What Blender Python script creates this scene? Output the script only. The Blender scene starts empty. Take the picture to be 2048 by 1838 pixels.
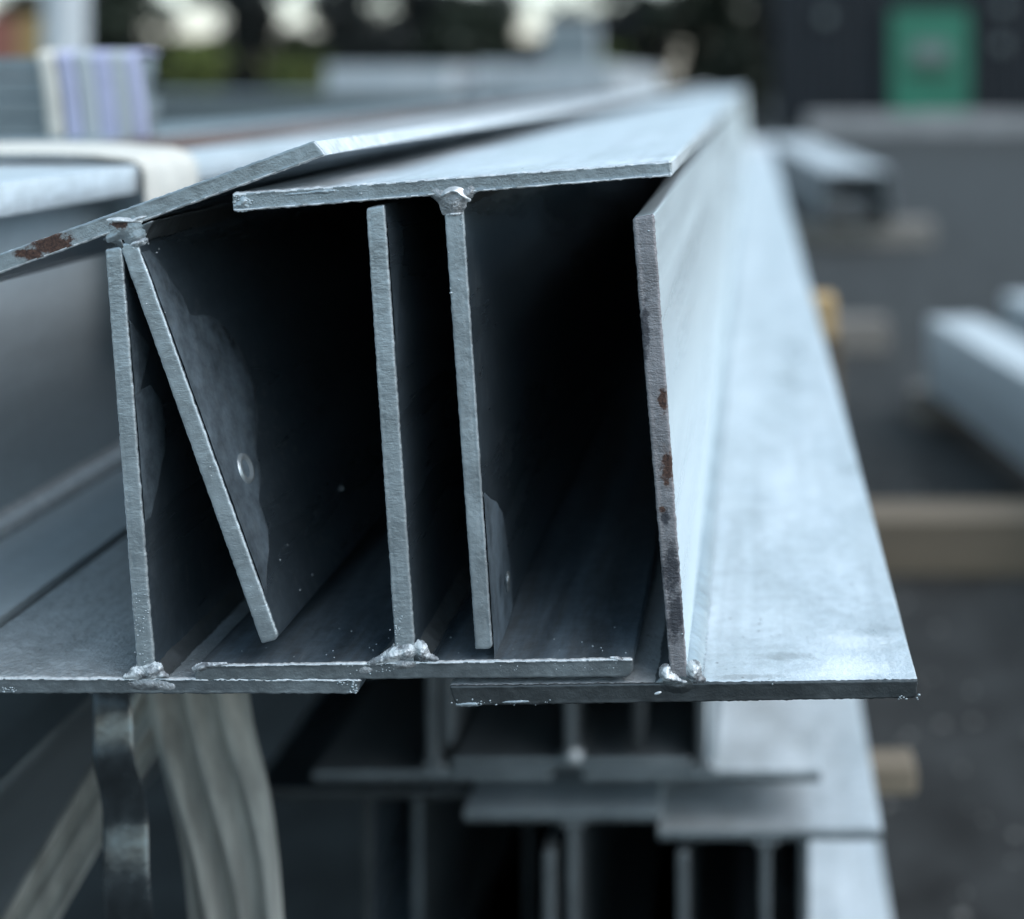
import bpy, bmesh, math, random
from mathutils import Vector, noise

# ------------------------------------------------------------------ camera, world, sun, exposure
S = bpy.context.scene
COL = S.collection
F = 2800.0           # focal length in photograph pixels (photo is 2048 wide)
Z0 = 0.638           # camera to cut ends of the beams, metres
HC = 1.0             # camera height above the yard
VX, VY = 1506.0, 160.0   # vanishing point of the beams

cam_d = bpy.data.cameras.new('camera')
cam = bpy.data.objects.new('camera', cam_d)
COL.objects.link(cam)
cam.location = (0, -Z0, HC)
cam.rotation_euler = (math.radians(90), 0, 0)
cam_d.sensor_fit = 'HORIZONTAL'
cam_d.sensor_width = 36
cam_d.lens = F / 2048 * 36
cam_d.shift_x = -(VX - 1024) / 2048
cam_d.shift_y = -(919 - VY) / 2048
cam_d.clip_start = 0.01
cam_d.clip_end = 1000
cam_d.dof.use_dof = True
cam_d.dof.focus_distance = Z0
cam_d.dof.aperture_fstop = 3.1
S.camera = cam

SUN_EL, SUN_AZ = 50.0, 108.0      # degrees; azimuth from +Y towards +X
w = bpy.data.worlds.new('World'); S.world = w; w.use_nodes = True
nt = w.node_tree; nt.nodes.clear()
wo = nt.nodes.new('ShaderNodeOutputWorld'); bg = nt.nodes.new('ShaderNodeBackground')
sky = nt.nodes.new('ShaderNodeTexSky'); sky.sky_type = 'NISHITA'; sky.sun_disc = False
sky.sun_elevation = math.radians(SUN_EL); sky.sun_rotation = math.radians(SUN_AZ)
sky.air_density = 1.0; sky.dust_density = 1.2; sky.ozone_density = 2.0
hs = nt.nodes.new('ShaderNodeHueSaturation'); hs.inputs['Saturation'].default_value = 0.76; hs.inputs['Hue'].default_value = 0.468   # cloud veil: even, pale sky
nt.links.new(sky.outputs[0], hs.inputs['Color']); nt.links.new(hs.outputs[0], bg.inputs[0])
bg.inputs[1].default_value = 0.13
nt.links.new(bg.outputs[0], wo.inputs[0])
sd = bpy.data.lights.new('sun', 'SUN'); sd.energy = 0.75; sd.angle = math.radians(60); sd.color = (1.0, 0.98, 0.95)
sun = bpy.data.objects.new('sun', sd); COL.objects.link(sun)
el, az = math.radians(SUN_EL), math.radians(SUN_AZ)
sdir = Vector((math.sin(az) * math.cos(el), math.cos(az) * math.cos(el), math.sin(el)))
sun.rotation_euler = sdir.to_track_quat('Z', 'Y').to_euler()
S.view_settings.view_transform = 'Standard'; S.view_settings.look = 'None'
S.view_settings.exposure = 1.08; S.view_settings.gamma = 1.0
S.view_settings.use_curve_mapping = False
S.cycles.max_bounces = 6; S.cycles.diffuse_bounces = 4; S.cycles.glossy_bounces = 3; S.cycles.transmission_bounces = 2
S.cycles.caustics_reflective = False; S.cycles.caustics_refractive = False

rnd = random.Random(7)

# ------------------------------------------------------------------ helpers
def P(X, Y, Z=Z0):
    """point at photograph pixel X, Y and real distance Z from the camera"""
    return Vector(((X - VX) * Z / F, Z - Z0, HC + (VY - Y) * Z / F))

def new_obj(name, verts, faces, mats, parent=None, base=Vector((0, 0, 0)), smooth=True, fmat=None):
    me = bpy.data.meshes.new(name)
    me.from_pydata([(v[0] - base[0], v[1] - base[1], v[2] - base[2]) for v in verts], [], faces)
    for m in (mats if isinstance(mats, (list, tuple)) else [mats]):
        me.materials.append(m)
    if fmat:
        me.polygons.foreach_set('material_index', fmat)
    me.polygons.foreach_set('use_smooth', [smooth] * len(me.polygons))
    me.update()
    o = bpy.data.objects.new(name, me); COL.objects.link(o)
    if parent:
        o.parent = parent
    else:
        o.location = base
    return o

def tag(o, label=None, cat=None, group=None, kind=None):
    if label: o['label'] = label
    if cat: o['category'] = cat
    if group: o['group'] = group
    if kind: o['kind'] = kind
    return o

def empty(name, loc, label, cat, group=None):
    e = bpy.data.objects.new(name, None); COL.objects.link(e)
    e.location = loc; e.empty_display_size = 0.05
    return tag(e, label, cat, group, 'thing')

def boxes_mesh(name, bxs, mat, parent=None, base=Vector((0, 0, 0)), bevel=0.003, wob=0.0):
    bm = bmesh.new()
    for (x0, x1, y0, y1, z0, z1) in bxs:
        vs = [bm.verts.new((x, y, z)) for x in (x0, x1) for y in (y0, y1) for z in (z0, z1)]
        for f in ((0, 1, 3, 2), (4, 6, 7, 5), (0, 4, 5, 1), (2, 3, 7, 6), (0, 2, 6, 4), (1, 5, 7, 3)):
            bm.faces.new([vs[i] for i in f])
    bmesh.ops.recalc_face_normals(bm, faces=bm.faces[:])
    if bevel:
        bmesh.ops.bevel(bm, geom=bm.edges[:], offset=bevel, segments=2, affect='EDGES', profile=0.6)
    if wob:
        for v in bm.verts:
            v.co += wob * noise.noise_vector(v.co * 9.0)
    for v in bm.verts:
        v.co -= base
    me = bpy.data.meshes.new(name); bm.to_mesh(me); bm.free()
    me.materials.append(mat)
    o = bpy.data.objects.new(name, me); COL.objects.link(o)
    if parent: o.parent = parent
    else: o.location = base
    return o

# ------------------------------------------------------------------ materials
class NT:
    def __init__(self, name):
        self.m = bpy.data.materials.new(name); self.m.use_nodes = True
        self.t = self.m.node_tree
        self.b = self.t.nodes['Principled BSDF']
    def n(self, kind, **kw):
        x = self.t.nodes.new(kind)
        for k, v in kw.items():
            if k in x.inputs: x.inputs[k].default_value = v
            else: setattr(x, k, v)
        return x
    def l(self, a, b): self.t.links.new(a, b)
    def coord(self, scale=(1, 1, 1), loc=(0, 0, 0), rot=(0, 0, 0)):
        tc = self.n('ShaderNodeTexCoord'); mp = self.n('ShaderNodeMapping')
        mp.inputs['Scale'].default_value = scale; mp.inputs['Location'].default_value = loc
        mp.inputs['Rotation'].default_value = rot
        self.l(tc.outputs['Object'], mp.inputs[0]); return mp.outputs[0]
    def noise(self, vec, scale, detail=6, rough=0.6, dist=0.0):
        x = self.n('ShaderNodeTexNoise'); x.inputs['Scale'].default_value = scale
        x.inputs['Detail'].default_value = detail; x.inputs['Roughness'].default_value = rough
        x.inputs['Distortion'].default_value = dist
        self.l(vec, x.inputs['Vector']); return x.outputs['Fac']
    def ramp(self, fac, stops):
        r = self.n('ShaderNodeValToRGB'); e = r.color_ramp.elements
        while len(e) < len(stops): e.new(0.5)
        for el_, (p, c) in zip(e, stops):
            el_.position = p
            el_.color = (c, c, c, 1) if isinstance(c, (int, float)) else (*c, 1)
        self.l(fac, r.inputs[0]); return r.outputs[0]
    def mix(self, fac, a, b):
        x = self.n('ShaderNodeMix', data_type='RGBA')
        if isinstance(fac, float): x.inputs[0].default_value = fac
        else: self.l(fac, x.inputs[0])
        for sock, v in ((6, a), (7, b)):
            if isinstance(v, tuple): x.inputs[sock].default_value = (*v, 1)
            else: self.l(v, x.inputs[sock])
        return x.outputs[2]
    def math(self, op, a, b=None):
        x = self.n('ShaderNodeMath', operation=op)
        for i, v in enumerate((a, b)):
            if v is None: continue
            if isinstance(v, (int, float)): x.inputs[i].default_value = v
            else: self.l(v, x.inputs[i])
        return x.outputs[0]
    def maprange(self, v, a, b, c, d):
        x = self.n('ShaderNodeMapRange'); self.l(v, x.inputs[0])
        for i, q in enumerate((a, b, c, d)): x.inputs[i + 1].default_value = q
        return x.outputs[0]

def sc(c, k): return tuple(min(1, x * k) for x in c)

GREY = (0.335, 0.385, 0.415)

def galv(name, col=GREY, k=1.0, metal=0.65, rough=(0.32, 0.6), mott=0.35, streak=(1, 1, 1), fine=900,
         bump=0.25, bdist=0.0004, scr=0.0, specks=0.0, frost=0.0, rust=(), patch=(), dust=0.0, big=22, ridges=None, loc=(0, 0, 0), stain=()):
    """hot dip galvanised steel: mottled zinc, fine relief, streaks, specks, rust or frost patches"""
    N = NT(name)
    v = N.coord(loc=loc); vs = N.coord(scale=streak, loc=loc)
    a = N.noise(vs, big, 5, 0.65, 0.3)
    b = N.noise(v, 140, 4, 0.7)
    f = N.math('ADD', N.math('MULTIPLY', a, 0.65), N.math('MULTIPLY', b, 0.35))
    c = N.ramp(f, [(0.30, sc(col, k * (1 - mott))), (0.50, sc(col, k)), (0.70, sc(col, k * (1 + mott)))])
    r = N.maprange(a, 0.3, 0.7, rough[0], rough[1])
    mt = None
    if frost:
        fr = N.noise(vs, 26, 7, 0.78, 0.15)
        m = N.math('MULTIPLY', N.math('MULTIPLY', N.ramp(fr, [(0.36, 0.0), (0.64, 1.0)]), N.ramp(b, [(0.38, 0.30), (0.56, 1.0)])), frost)
        c = N.mix(m, c, (0.80, 0.86, 0.91)); r = N.math('ADD', r, N.math('MULTIPLY', m, 0.12))
    if frost:
        st = N.noise(N.coord(scale=(1, 0.03, 1), loc=loc), 90, 3, 0.6)
        c = N.mix(N.ramp(st, [(0.50, 0.0), (0.72, 0.30 * frost)]), c, sc(col, 0.9))
        sp_ = N.noise(N.coord(scale=(0.25, 1, 0.25)), 55, 3, 0.6)
        c = N.mix(N.ramp(sp_, [(0.56, 0.0), (0.70, 0.35 * frost)]), c, sc(col, 1.0))
    if specks:
        vo = N.n('ShaderNodeTexVoronoi', feature='F1'); vo.inputs['Scale'].default_value = 130; N.l(v, vo.inputs['Vector'])
        m = N.math('MULTIPLY', N.ramp(vo.outputs['Distance'], [(0.05, 1.0), (0.13, 0.0)]), specks)
        m = N.math('MULTIPLY', m, N.ramp(N.noise(v, 45, 3), [(0.5, 0.0), (0.58, 1.0)]))
        c = N.mix(m, c, sc(col, 0.3 * k))
    if dust:
        m = N.math('MULTIPLY', N.ramp(N.noise(vs, 40, 5, 0.75, 0.2), [(0.42, 0.0), (0.66, 1.0)]), dust)
        c = N.mix(m, c, (0.135, 0.13, 0.12)); r = N.math('ADD', r, N.math('MULTIPLY', m, 0.3))
    if scr:
        m = N.noise(N.coord(scale=(500, 170, 9)), 1.0, 3, 0.7)
        m2 = N.ramp(N.noise(v, 14, 4, 0.7), [(0.42, 0.0), (0.62, 1.0)])
        m = N.math('MULTIPLY', N.math('MULTIPLY', N.ramp(m, [(0.52, 0.0), (0.72, 1.0)]), m2), scr)
        c = N.mix(m, c, sc(GREY, 1.1))
    for (q, rad, sx, sy, pc_, ps) in patch:
        tc = N.n('ShaderNodeTexCoord'); sub = N.n('ShaderNodeVectorMath', operation='SUBTRACT')
        N.l(tc.outputs['Object'], sub.inputs[0]); sub.inputs[1].default_value = q
        mul = N.n('ShaderNodeVectorMath', operation='MULTIPLY'); N.l(sub.outputs[0], mul.inputs[0]); mul.inputs[1].default_value = (1 / sx, 1 / sy, 0)
        ln = N.n('ShaderNodeVectorMath', operation='LENGTH'); N.l(mul.outputs[0], ln.inputs[0])
        d = N.math('SUBTRACT', N.math('DIVIDE', ln.outputs['Value'], rad), N.math('MULTIPLY', N.math('SUBTRACT', N.noise(v, 75, 6, 0.78), 0.5), 3.2))
        c = N.mix(N.ramp(d, [(0.35, ps), (1.0, 0.0)]), c, pc_)
    if stain:
        nz = N.noise(v, 220, 4, 0.7); tot = None
        for (q, rad, sx, sz) in stain:
            tc = N.n('ShaderNodeTexCoord'); sub = N.n('ShaderNodeVectorMath', operation='SUBTRACT')
            N.l(tc.outputs['Object'], sub.inputs[0]); sub.inputs[1].default_value = (q.x, 0, q.z)
            mul = N.n('ShaderNodeVectorMath', operation='MULTIPLY'); N.l(sub.outputs[0], mul.inputs[0])
            mul.inputs[1].default_value = (1 / sx, 0.5, 1 / sz)
            ln = N.n('ShaderNodeVectorMath', operation='LENGTH'); N.l(mul.outputs[0], ln.inputs[0])
            d = N.math('SUBTRACT', N.math('DIVIDE', ln.outputs['Value'], rad), N.math('MULTIPLY', N.math('SUBTRACT', nz, 0.5), 2.4))
            m = N.ramp(d, [(0.60, 0.85), (1.0, 0.0)])
            tot = m if tot is None else N.math('MAXIMUM', tot, m)
        c = N.mix(tot, c, (0.055, 0.058, 0.072))
    metal_s = None
    if rust:
        tot = halo = None
        nz = N.noise(v, 260, 5, 0.7)
        for (x, y, z, rad, sx, sz, *_c) in rust:
            tc = N.n('ShaderNodeTexCoord'); sub = N.n('ShaderNodeVectorMath', operation='SUBTRACT')
            N.l(tc.outputs['Object'], sub.inputs[0]); sub.inputs[1].default_value = (x, y, z)
            mul = N.n('ShaderNodeVectorMath', operation='MULTIPLY'); N.l(sub.outputs[0], mul.inputs[0])
            mul.inputs[1].default_value = (1 / sx, 0.5, 1 / sz)
            ln = N.n('ShaderNodeVectorMath', operation='LENGTH'); N.l(mul.outputs[0], ln.inputs[0])
            d = N.math('SUBTRACT', N.math('DIVIDE', ln.outputs['Value'], rad), N.math('MULTIPLY', N.math('SUBTRACT', nz, 0.5), 2.6))
            m = N.ramp(d, [(0.70, 1.0), (0.88, 0.55), (1.0, 0.0)])
            tot = m if tot is None else N.math('MAXIMUM', tot, m)
            m = N.ramp(N.math('MULTIPLY', d, 0.5), [(0.35, 0.42), (0.75, 0.0)])
            halo = m if halo is None else N.math('MAXIMUM', halo, m)
        c = N.mix(halo, c, (0.20, 0.15, 0.13))
        rc = N.ramp(N.noise(v, 700, 4), [(0.35, (0.035, 0.022, 0.020)), (0.6, (0.10, 0.055, 0.042)), (0.8, (0.16, 0.09, 0.065))])
        if len(rust[0]) > 6:
            rc = N.ramp(N.noise(v, 500, 3), [(0.35, sc(rust[0][6], 0.7)), (0.7, sc(rust[0][6], 1.3))])
        c = N.mix(tot, c, rc); r = N.math('MAXIMUM', r, N.math('MULTIPLY', tot, 0.9))
        metal_s = N.math('MULTIPLY', N.math('SUBTRACT', 1.0, tot), metal)
    N.l(c, N.b.inputs['Base Color']); N.l(r, N.b.inputs['Roughness'])
    if metal_s is not None: N.l(metal_s, N.b.inputs['Metallic'])
    else: N.b.inputs['Metallic'].default_value = metal
    if bump <= 0.06: return N.m
    h = N.math('ADD', N.noise(v, fine, 2, 0.65), N.math('MULTIPLY', N.noise(v, fine * 0.22, 3, 0.6), 1.4))
    if ridges:
        h = N.math('ADD', h, N.math('MULTIPLY', N.noise(N.coord(scale=ridges), 1.0, 3, 0.6, 0.4), 0.9))
    bp = N.n('ShaderNodeBump'); bp.inputs['Strength'].default_value = bump; bp.inputs['Distance'].default_value = bdist
    N.l(h, bp.inputs['Height']); N.l(bp.outputs[0], N.b.inputs['Normal'])
    return N.m

STK = (1, 0.12, 1)
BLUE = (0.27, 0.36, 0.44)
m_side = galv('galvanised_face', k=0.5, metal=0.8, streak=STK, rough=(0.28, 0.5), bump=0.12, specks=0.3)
m_inner = galv('galvanised_face_shaded', col=BLUE, k=0.50, metal=0.7, streak=(1, 0.14, 1), rough=(0.2, 0.40), bump=0.10, mott=0.35, scr=0.5)  # shade inside the bays, with its blue cast, put into the zinc colour
m_cflange = galv('dusty_flange_face', col=BLUE, k=0.62, metal=0.65, streak=(1, 0.10, 1), rough=(0.22, 0.55), bump=0.5, bdist=0.0005, dust=0.55, mott=0.7, fine=500, big=45, specks=0.6)
m_top = galv('bright_flange_face', col=(0.37, 0.395, 0.405), k=1.7, metal=0.5, streak=(1, 0.45, 1), rough=(0.24, 0.5), bump=0.8, bdist=0.0006, frost=1.0, specks=1.0, mott=0.2, fine=650)
m_eweb = galv('smooth_bright_face', col=(0.385, 0.44, 0.465), k=1.9, metal=0.35, streak=(1, 0.05, 1), rough=(0.22, 0.42), bump=0.1, mott=0.14, big=30)
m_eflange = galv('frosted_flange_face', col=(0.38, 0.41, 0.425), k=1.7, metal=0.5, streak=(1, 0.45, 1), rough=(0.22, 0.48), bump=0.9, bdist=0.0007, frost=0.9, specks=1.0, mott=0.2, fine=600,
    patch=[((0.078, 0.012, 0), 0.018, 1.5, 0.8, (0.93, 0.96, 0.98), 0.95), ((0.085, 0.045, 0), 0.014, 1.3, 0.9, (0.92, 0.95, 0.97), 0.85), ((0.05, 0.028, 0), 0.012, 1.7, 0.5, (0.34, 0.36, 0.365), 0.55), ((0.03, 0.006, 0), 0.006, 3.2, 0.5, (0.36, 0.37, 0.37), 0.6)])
m_aflange = galv('grey_flange_face', k=1.15, metal=0.45, streak=(1, 0.5, 1), rough=(0.34, 0.55), bump=1.0, bdist=0.0012, mott=0.4, frost=0.25, specks=0.9, fine=330)
m_back = galv('plain_zinc_face', k=0.72, metal=0.7, streak=STK, rough=(0.38, 0.55), bump=0.05, mott=0.2)
m_fweb = galv('pale_zinc_face', k=1.5, metal=0.35, streak=STK, rough=(0.45, 0.6), bump=0.05, mott=0.15)
m_end = galv('cut_end_face', k=1.2, metal=0.6, rough=(0.30, 0.5), bump=0.34, bdist=0.0005, mott=0.22, fine=800, ridges=(150, 60, 700))
m_end_b = galv('sawn_end_face', k=1.25, metal=0.65, rough=(0.28, 0.45), bump=0.28, bdist=0.0005, mott=0.25, fine=900, ridges=(320, 60, 1500), big=60)
m_end_d = galv('pitted_end_face', k=1.1, metal=0.55, rough=(0.34, 0.55), bump=0.4, bdist=0.0005, mott=0.3, fine=600, specks=0.7, big=50)
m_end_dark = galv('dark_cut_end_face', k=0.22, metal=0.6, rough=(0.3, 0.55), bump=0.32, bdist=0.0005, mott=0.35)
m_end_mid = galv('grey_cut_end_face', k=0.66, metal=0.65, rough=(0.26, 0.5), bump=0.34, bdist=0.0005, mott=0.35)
m_zinc = galv('bright_zinc_lump', col=(0.66, 0.70, 0.73), metal=0.35, rough=(0.38, 0.65), bump=0.45, bdist=0.0006, mott=0.3, big=160)
m_weld = galv('weld_metal', k=0.5, metal=0.65, rough=(0.3, 0.5), bump=0.35, mott=0.3, big=90)
m_run = galv('zinc_run_skin', col=(0.28, 0.36, 0.43), k=0.85, metal=0.62, rough=(0.26, 0.5), bump=0.15, mott=0.85, big=20, streak=(1, 1.2, 0.45), scr=0.5)
m_bead = galv('pale_weld_bead', k=1.35, metal=0.6, rough=(0.25, 0.45), bump=0.2, mott=0.2)
m_pool = galv('weld_pool', col=(0.40, 0.42, 0.44), k=0.8, metal=0.5, rough=(0.3, 0.6), bump=0.7, bdist=0.0008, mott=0.6, big=120, frost=0.0, fine=700)

def pool_mat():
    N = NT('weld_pool_zinc'); v = N.coord()
    w_ = N.noise(v, 170, 5, 0.7, 0.5)
    c = N.ramp(w_, [(0.38, (0.11, 0.115, 0.125)), (0.49, (0.32, 0.345, 0.37)), (0.57, (0.74, 0.78, 0.81)), (0.75, (0.84, 0.87, 0.89))])
    N.l(c, N.b.inputs['Base Color']); N.b.inputs['Metallic'].default_value = 0.3; N.b.inputs['Roughness'].default_value = 0.45
    bp = N.n('ShaderNodeBump'); bp.inputs['Strength'].default_value = 0.6; bp.inputs['Distance'].default_value = 0.0008
    N.l(N.noise(v, 420, 3, 0.7), bp.inputs['Height']); N.l(bp.outputs[0], N.b.inputs['Normal'])
    return N.m
m_splash = pool_mat()
m_lip = galv('zinc_lip', col=(0.72, 0.76, 0.79), metal=0.4, rough=(0.28, 0.45), bump=0.3, mott=0.4, big=300)

def plain(name, col, rough=0.7, metal=0.0, var=0.25, scale=8, bump=0.0, bdist=0.002, streak=(1, 1, 1)):
    N = NT(name); v = N.coord(scale=streak)
    c = N.ramp(N.noise(v, scale, 4, 0.65), [(0.3, sc(col, 1 - var)), (0.7, sc(col, 1 + var))])
    N.l(c, N.b.inputs['Base Color']); N.b.inputs['Roughness'].default_value = rough; N.b.inputs['Metallic'].default_value = metal
    if bump < 0.45: return N.m
    bp = N.n('ShaderNodeBump'); bp.inputs['Strength'].default_value = bump; bp.inputs['Distance'].default_value = bdist
    N.l(N.noise(v, scale * 6, 3), bp.inputs['Height']); N.l(bp.outputs[0], N.b.inputs['Normal'])
    return N.m

m_asphalt = plain('asphalt', (0.026, 0.0285, 0.029), 0.9, var=0.75, scale=6)
m_wood = plain('timber', (0.125, 0.100, 0.074), 0.8, var=0.3, scale=14, streak=(0.1, 1, 1), bump=0.4)
m_wood_long = plain('sun_bleached_timber', (0.20, 0.165, 0.122), 0.85, var=0.25, scale=14, streak=(0.1, 1, 1))
m_wood_grey = plain('weathered_timber', (0.24, 0.222, 0.20), 0.85, var=0.3, scale=14, streak=(0.1, 1, 1), bump=0.4)
m_wood_new = plain('fresh_timber', (0.42, 0.29, 0.14), 0.75, var=0.2, scale=14, bump=0.3)
m_sling = plain('cream_sling_cloth', (0.66, 0.645, 0.59), 0.9, var=0.1, scale=60, bump=0.4)
m_sling_grey = plain('dirty_sling_cloth', (0.36, 0.36, 0.335), 0.9, var=0.35, scale=90, streak=(1, 1, 0.07))
m_violet = plain('lavender_sling_stripe', (0.46, 0.48, 0.66), 0.85, var=0.08, scale=50, bump=0.3)
m_rust = plain('rusty_bar', (0.15, 0.10, 0.085), 0.9, metal=0.1, var=0.45, scale=30, bump=0.5, streak=(1, 0.3, 1))
m_concrete = plain('concrete', (0.33, 0.33, 0.335), 0.9, var=0.15, scale=2)
m_grit = plain('grit', (0.20, 0.20, 0.195), 0.9, var=0.4, scale=30)
m_pale = plain('skylit_zinc_sheet', (0.62, 0.66, 0.68), 0.45, metal=0.3, var=0.1, scale=3)  # sky brightness of the top plates put into their colour
m_navy = plain('navy_painted_steel', (0.004, 0.0075, 0.013), 0.6, var=0.2, scale=1.5)
m_green = plain('green_paint', (0.022, 0.17, 0.105), 0.5, var=0.1, scale=2)
m_sign = plain('pale_sign', (0.17, 0.20, 0.20), 0.5, var=0.05)
m_brick = plain('red_brick', (0.30, 0.12, 0.09), 0.9, var=0.2, scale=4)
m_ochre = plain('ochre_post', (0.36, 0.25, 0.10), 0.8, var=0.2, scale=4)
m_white = plain('white_painted_metal', (0.46, 0.50, 0.53), 0.5, var=0.08, scale=3)
m_bark = plain('bark', (0.045, 0.036, 0.028), 0.95, var=0.3, scale=12, bump=0.6, bdist=0.02)

def leaf_mat(name, col):
    N = NT(name)
    c = N.ramp(N.noise(N.coord(), 1.3, 4), [(0.35, sc(col, 0.6)), (0.65, sc(col, 1.4))])
    N.l(c, N.b.inputs['Base Color']); N.b.inputs['Roughness'].default_value = 0.7
    return N.m
m_leaf_dark = leaf_mat('dark_foliage', (0.012, 0.017, 0.016))
m_leaf_mid = leaf_mat('mid_foliage', (0.025, 0.036, 0.022))
m_leaf_lime = leaf_mat('yellow_green_foliage', (0.12, 0.15, 0.03))

# ------------------------------------------------------------------ steel plate with a rough cut end
EDGE = [0.0, 0.00025, 0.0006, 0.0011, 0.0017, 0.0025]
YST = [0.0008, 0.0018, 0.0032, 0.005, 0.008, 0.013, 0.02, 0.032, 0.05, 0.08, 0.13, 0.2, 0.35, 0.6, 1.0, 1.8, 3.2]

def samples(L, res):
    a = [e for e in EDGE if e < L * 0.45]
    n = max(2, int((L - 2 * a[-1]) / res))
    mid = [a[-1] + (L - 2 * a[-1]) * i / n for i in range(1, n)]
    return a + mid + [L - e for e in reversed(a)]

def plate(name, corners, parent, base, m_e, m_s, Z=Z0, L=5.9, res=0.0011, er=0.0011, amp=0.00013, wob=0.00022,
          lip=(0, 0), crad=(0.0012,) * 4, seed=0, coarse=False, side_mats=None, groove=None):
    """corners p0,p1 (edge v=0) and p3,p2 (edge v=1) in photograph pixels at distance Z, extruded away from the camera"""
    p0, p1, p2, p3 = [P(X, Y, Z) for X, Y in corners]
    U = ((p1 - p0).length + (p2 - p3).length) / 2; V = ((p3 - p0).length + (p2 - p1).length) / 2
    if coarse:
        us = [0, 0.0008, 0.002] + [U * i / 8 for i in range(1, 8)] + [U - 0.002, U - 0.0008, U]
        vs = [0, 0.0008, V / 2, V - 0.0008, V]
        ys = [0.001, 0.004, 0.05, 0.3, 1.0, 2.5]
    else:
        us = samples(U, res); vs = samples(V, 0.0012); ys = YST
    nu, nv = len(us), len(vs)
    off = Vector((seed * 3.17, seed * 1.31, seed * 0.77))
    def xz(a, b, y):
        # rounded corners
        r = 0
        for ci, (ca, cb, sa, sb) in enumerate(((0, 0, 1, 1), (U, 0, -1, 1), (U, V, -1, -1), (0, V, 1, -1))):
            r = crad[ci]; da = (a - ca) * sa; db = (b - cb) * sb
            if r > 0 and da < r and db < r:
                qa, qb = r - da, r - db
                m = max(qa, qb); l = math.hypot(qa, qb)
                if l > 0:
                    qa, qb = qa * m / l, qb * m / l
                a, b = ca + sa * (r - qa), cb + sb * (r - qb)
                break
        q = (p0 * (1 - a / U) + p1 * (a / U)) * (1 - b / V) + (p3 * (1 - a / U) + p2 * (a / U)) * (b / V)
        if not coarse:
            e = min(a, U - a, b, V - b)
            k = wob * math.exp(-max(e, 0) / 0.0012) * (0.35 + 0.65 * math.exp(-y / 0.012))
            s = off + Vector((q.x, y * 0.6, q.z))
            nz = 0.9 * noise.noise(s * 420) + 1.1 * noise.noise(s * 1200) + 0.35 * noise.noise(s * 130)
            db = -1 if b < V / 2 else 1
            if min(b, V - b) <= min(a, U - a):
                dv = (p3 - p0).normalized() * db
            else:
                dv = (p1 - p0).normalized() * (-1 if a < U / 2 else 1)
            q = q + dv * (k * nz)
        return q
    verts, faces, fm = [], [], []
    LIPSLOT = 1 + (len(m_s) if isinstance(m_s, (list, tuple)) else 1)
    y0 = Z - Z0
    for i, a in enumerate(us):
        for j, b in enumerate(vs):
            e = min(a, U - a, b, V - b)
            y = 0.0
            if e < er: y = er * (1 - math.sqrt(max(0, 1 - (1 - e / er) ** 2)))
            q = xz(a, b, 0)
            if not coarse:
                s = off + q
                y -= amp * (noise.noise(s * 350) + 0.7 * noise.noise(s * 900) + 1.2 * noise.noise(s * 90))
                for t, bb in ((lip[0], b), (lip[1], V - b)):
                    if t: y -= t * math.exp(-((bb - 0.0005) / 0.0006) ** 2) * max(0.0, 0.65 + 0.9 * noise.noise(s * 160))
                if groove:
                    gb = b if groove[0] > 0 else V - b
                    y += groove[1] * math.exp(-((gb - abs(groove[0]) - 0.00025 * noise.noise(s * 300)) / 0.00032) ** 2) * max(0.0, 0.5 + 1.2 * noise.noise(s * 500))
            verts.append(Vector((q.x, y0 + y, q.z)))
    idx = lambda i, j: i * nv + j
    for i in range(nu - 1):
        for j in range(nv - 1):
            faces.append((idx(i, j), idx(i, j + 1), idx(i + 1, j + 1), idx(i + 1, j)))
            mi = 0
            if not coarse and (lip[0] or lip[1]):
                bm_ = (vs[j] + vs[j + 1]) / 2; q = verts[idx(i, j)]
                wz = 0.0009 + 0.0005 * noise.noise(Vector((q.x * 220, q.z * 220, seed)))
                if (lip[0] >= 0.0004 and bm_ < wz) or (lip[1] >= 0.0004 and V - bm_ < wz): mi = LIPSLOT
            fm.append(mi)
    ring = [(i, 0) for i in range(nu)] + [(nu - 1, j) for j in range(1, nv)] + \
           [(i, nv - 1) for i in range(nu - 2, -1, -1)] + [(0, j) for j in range(nv - 2, 0, -1)]
    n = len(ring)
    prev = [idx(i, j) for i, j in ring]
    for y in ys + [L]:
        st = len(verts)
        for (i, j) in ring:
            q = xz(us[i], vs[j], y)
            verts.append(Vector((q.x, y0 + er + y, q.z)))
        cur = [st + k for k in range(n)]
        for k in range(n):
            k2 = (k + 1) % n
            faces.append((prev[k], prev[k2], cur[k2], cur[k]))
            (i, j) = ring[k]; (i2, j2) = ring[k2]
            sl = 1
            if side_mats:
                if j == 0 and j2 == 0: sl = 1 + side_mats[0]
                elif j == nv - 1 and j2 == nv - 1: sl = 1 + side_mats[1]
                else: sl = 1 + side_mats[2]
            fm.append(sl)
        prev = cur
    faces.append(tuple(reversed(prev))); fm.append(1)
    # orientation: end face must look at the camera (-Y)
    f = faces[0]; nn = (verts[f[1]] - verts[f[0]]).cross(verts[f[2]] - verts[f[0]])
    if nn.y > 0: faces = [tuple(reversed(q)) for q in faces]
    ms = [m_e] + (list(m_s) if isinstance(m_s, (list, tuple)) else [m_s])
    ms.append(m_lip)
    return new_obj(name, verts, faces, ms, parent, base, True, fm)

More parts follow.
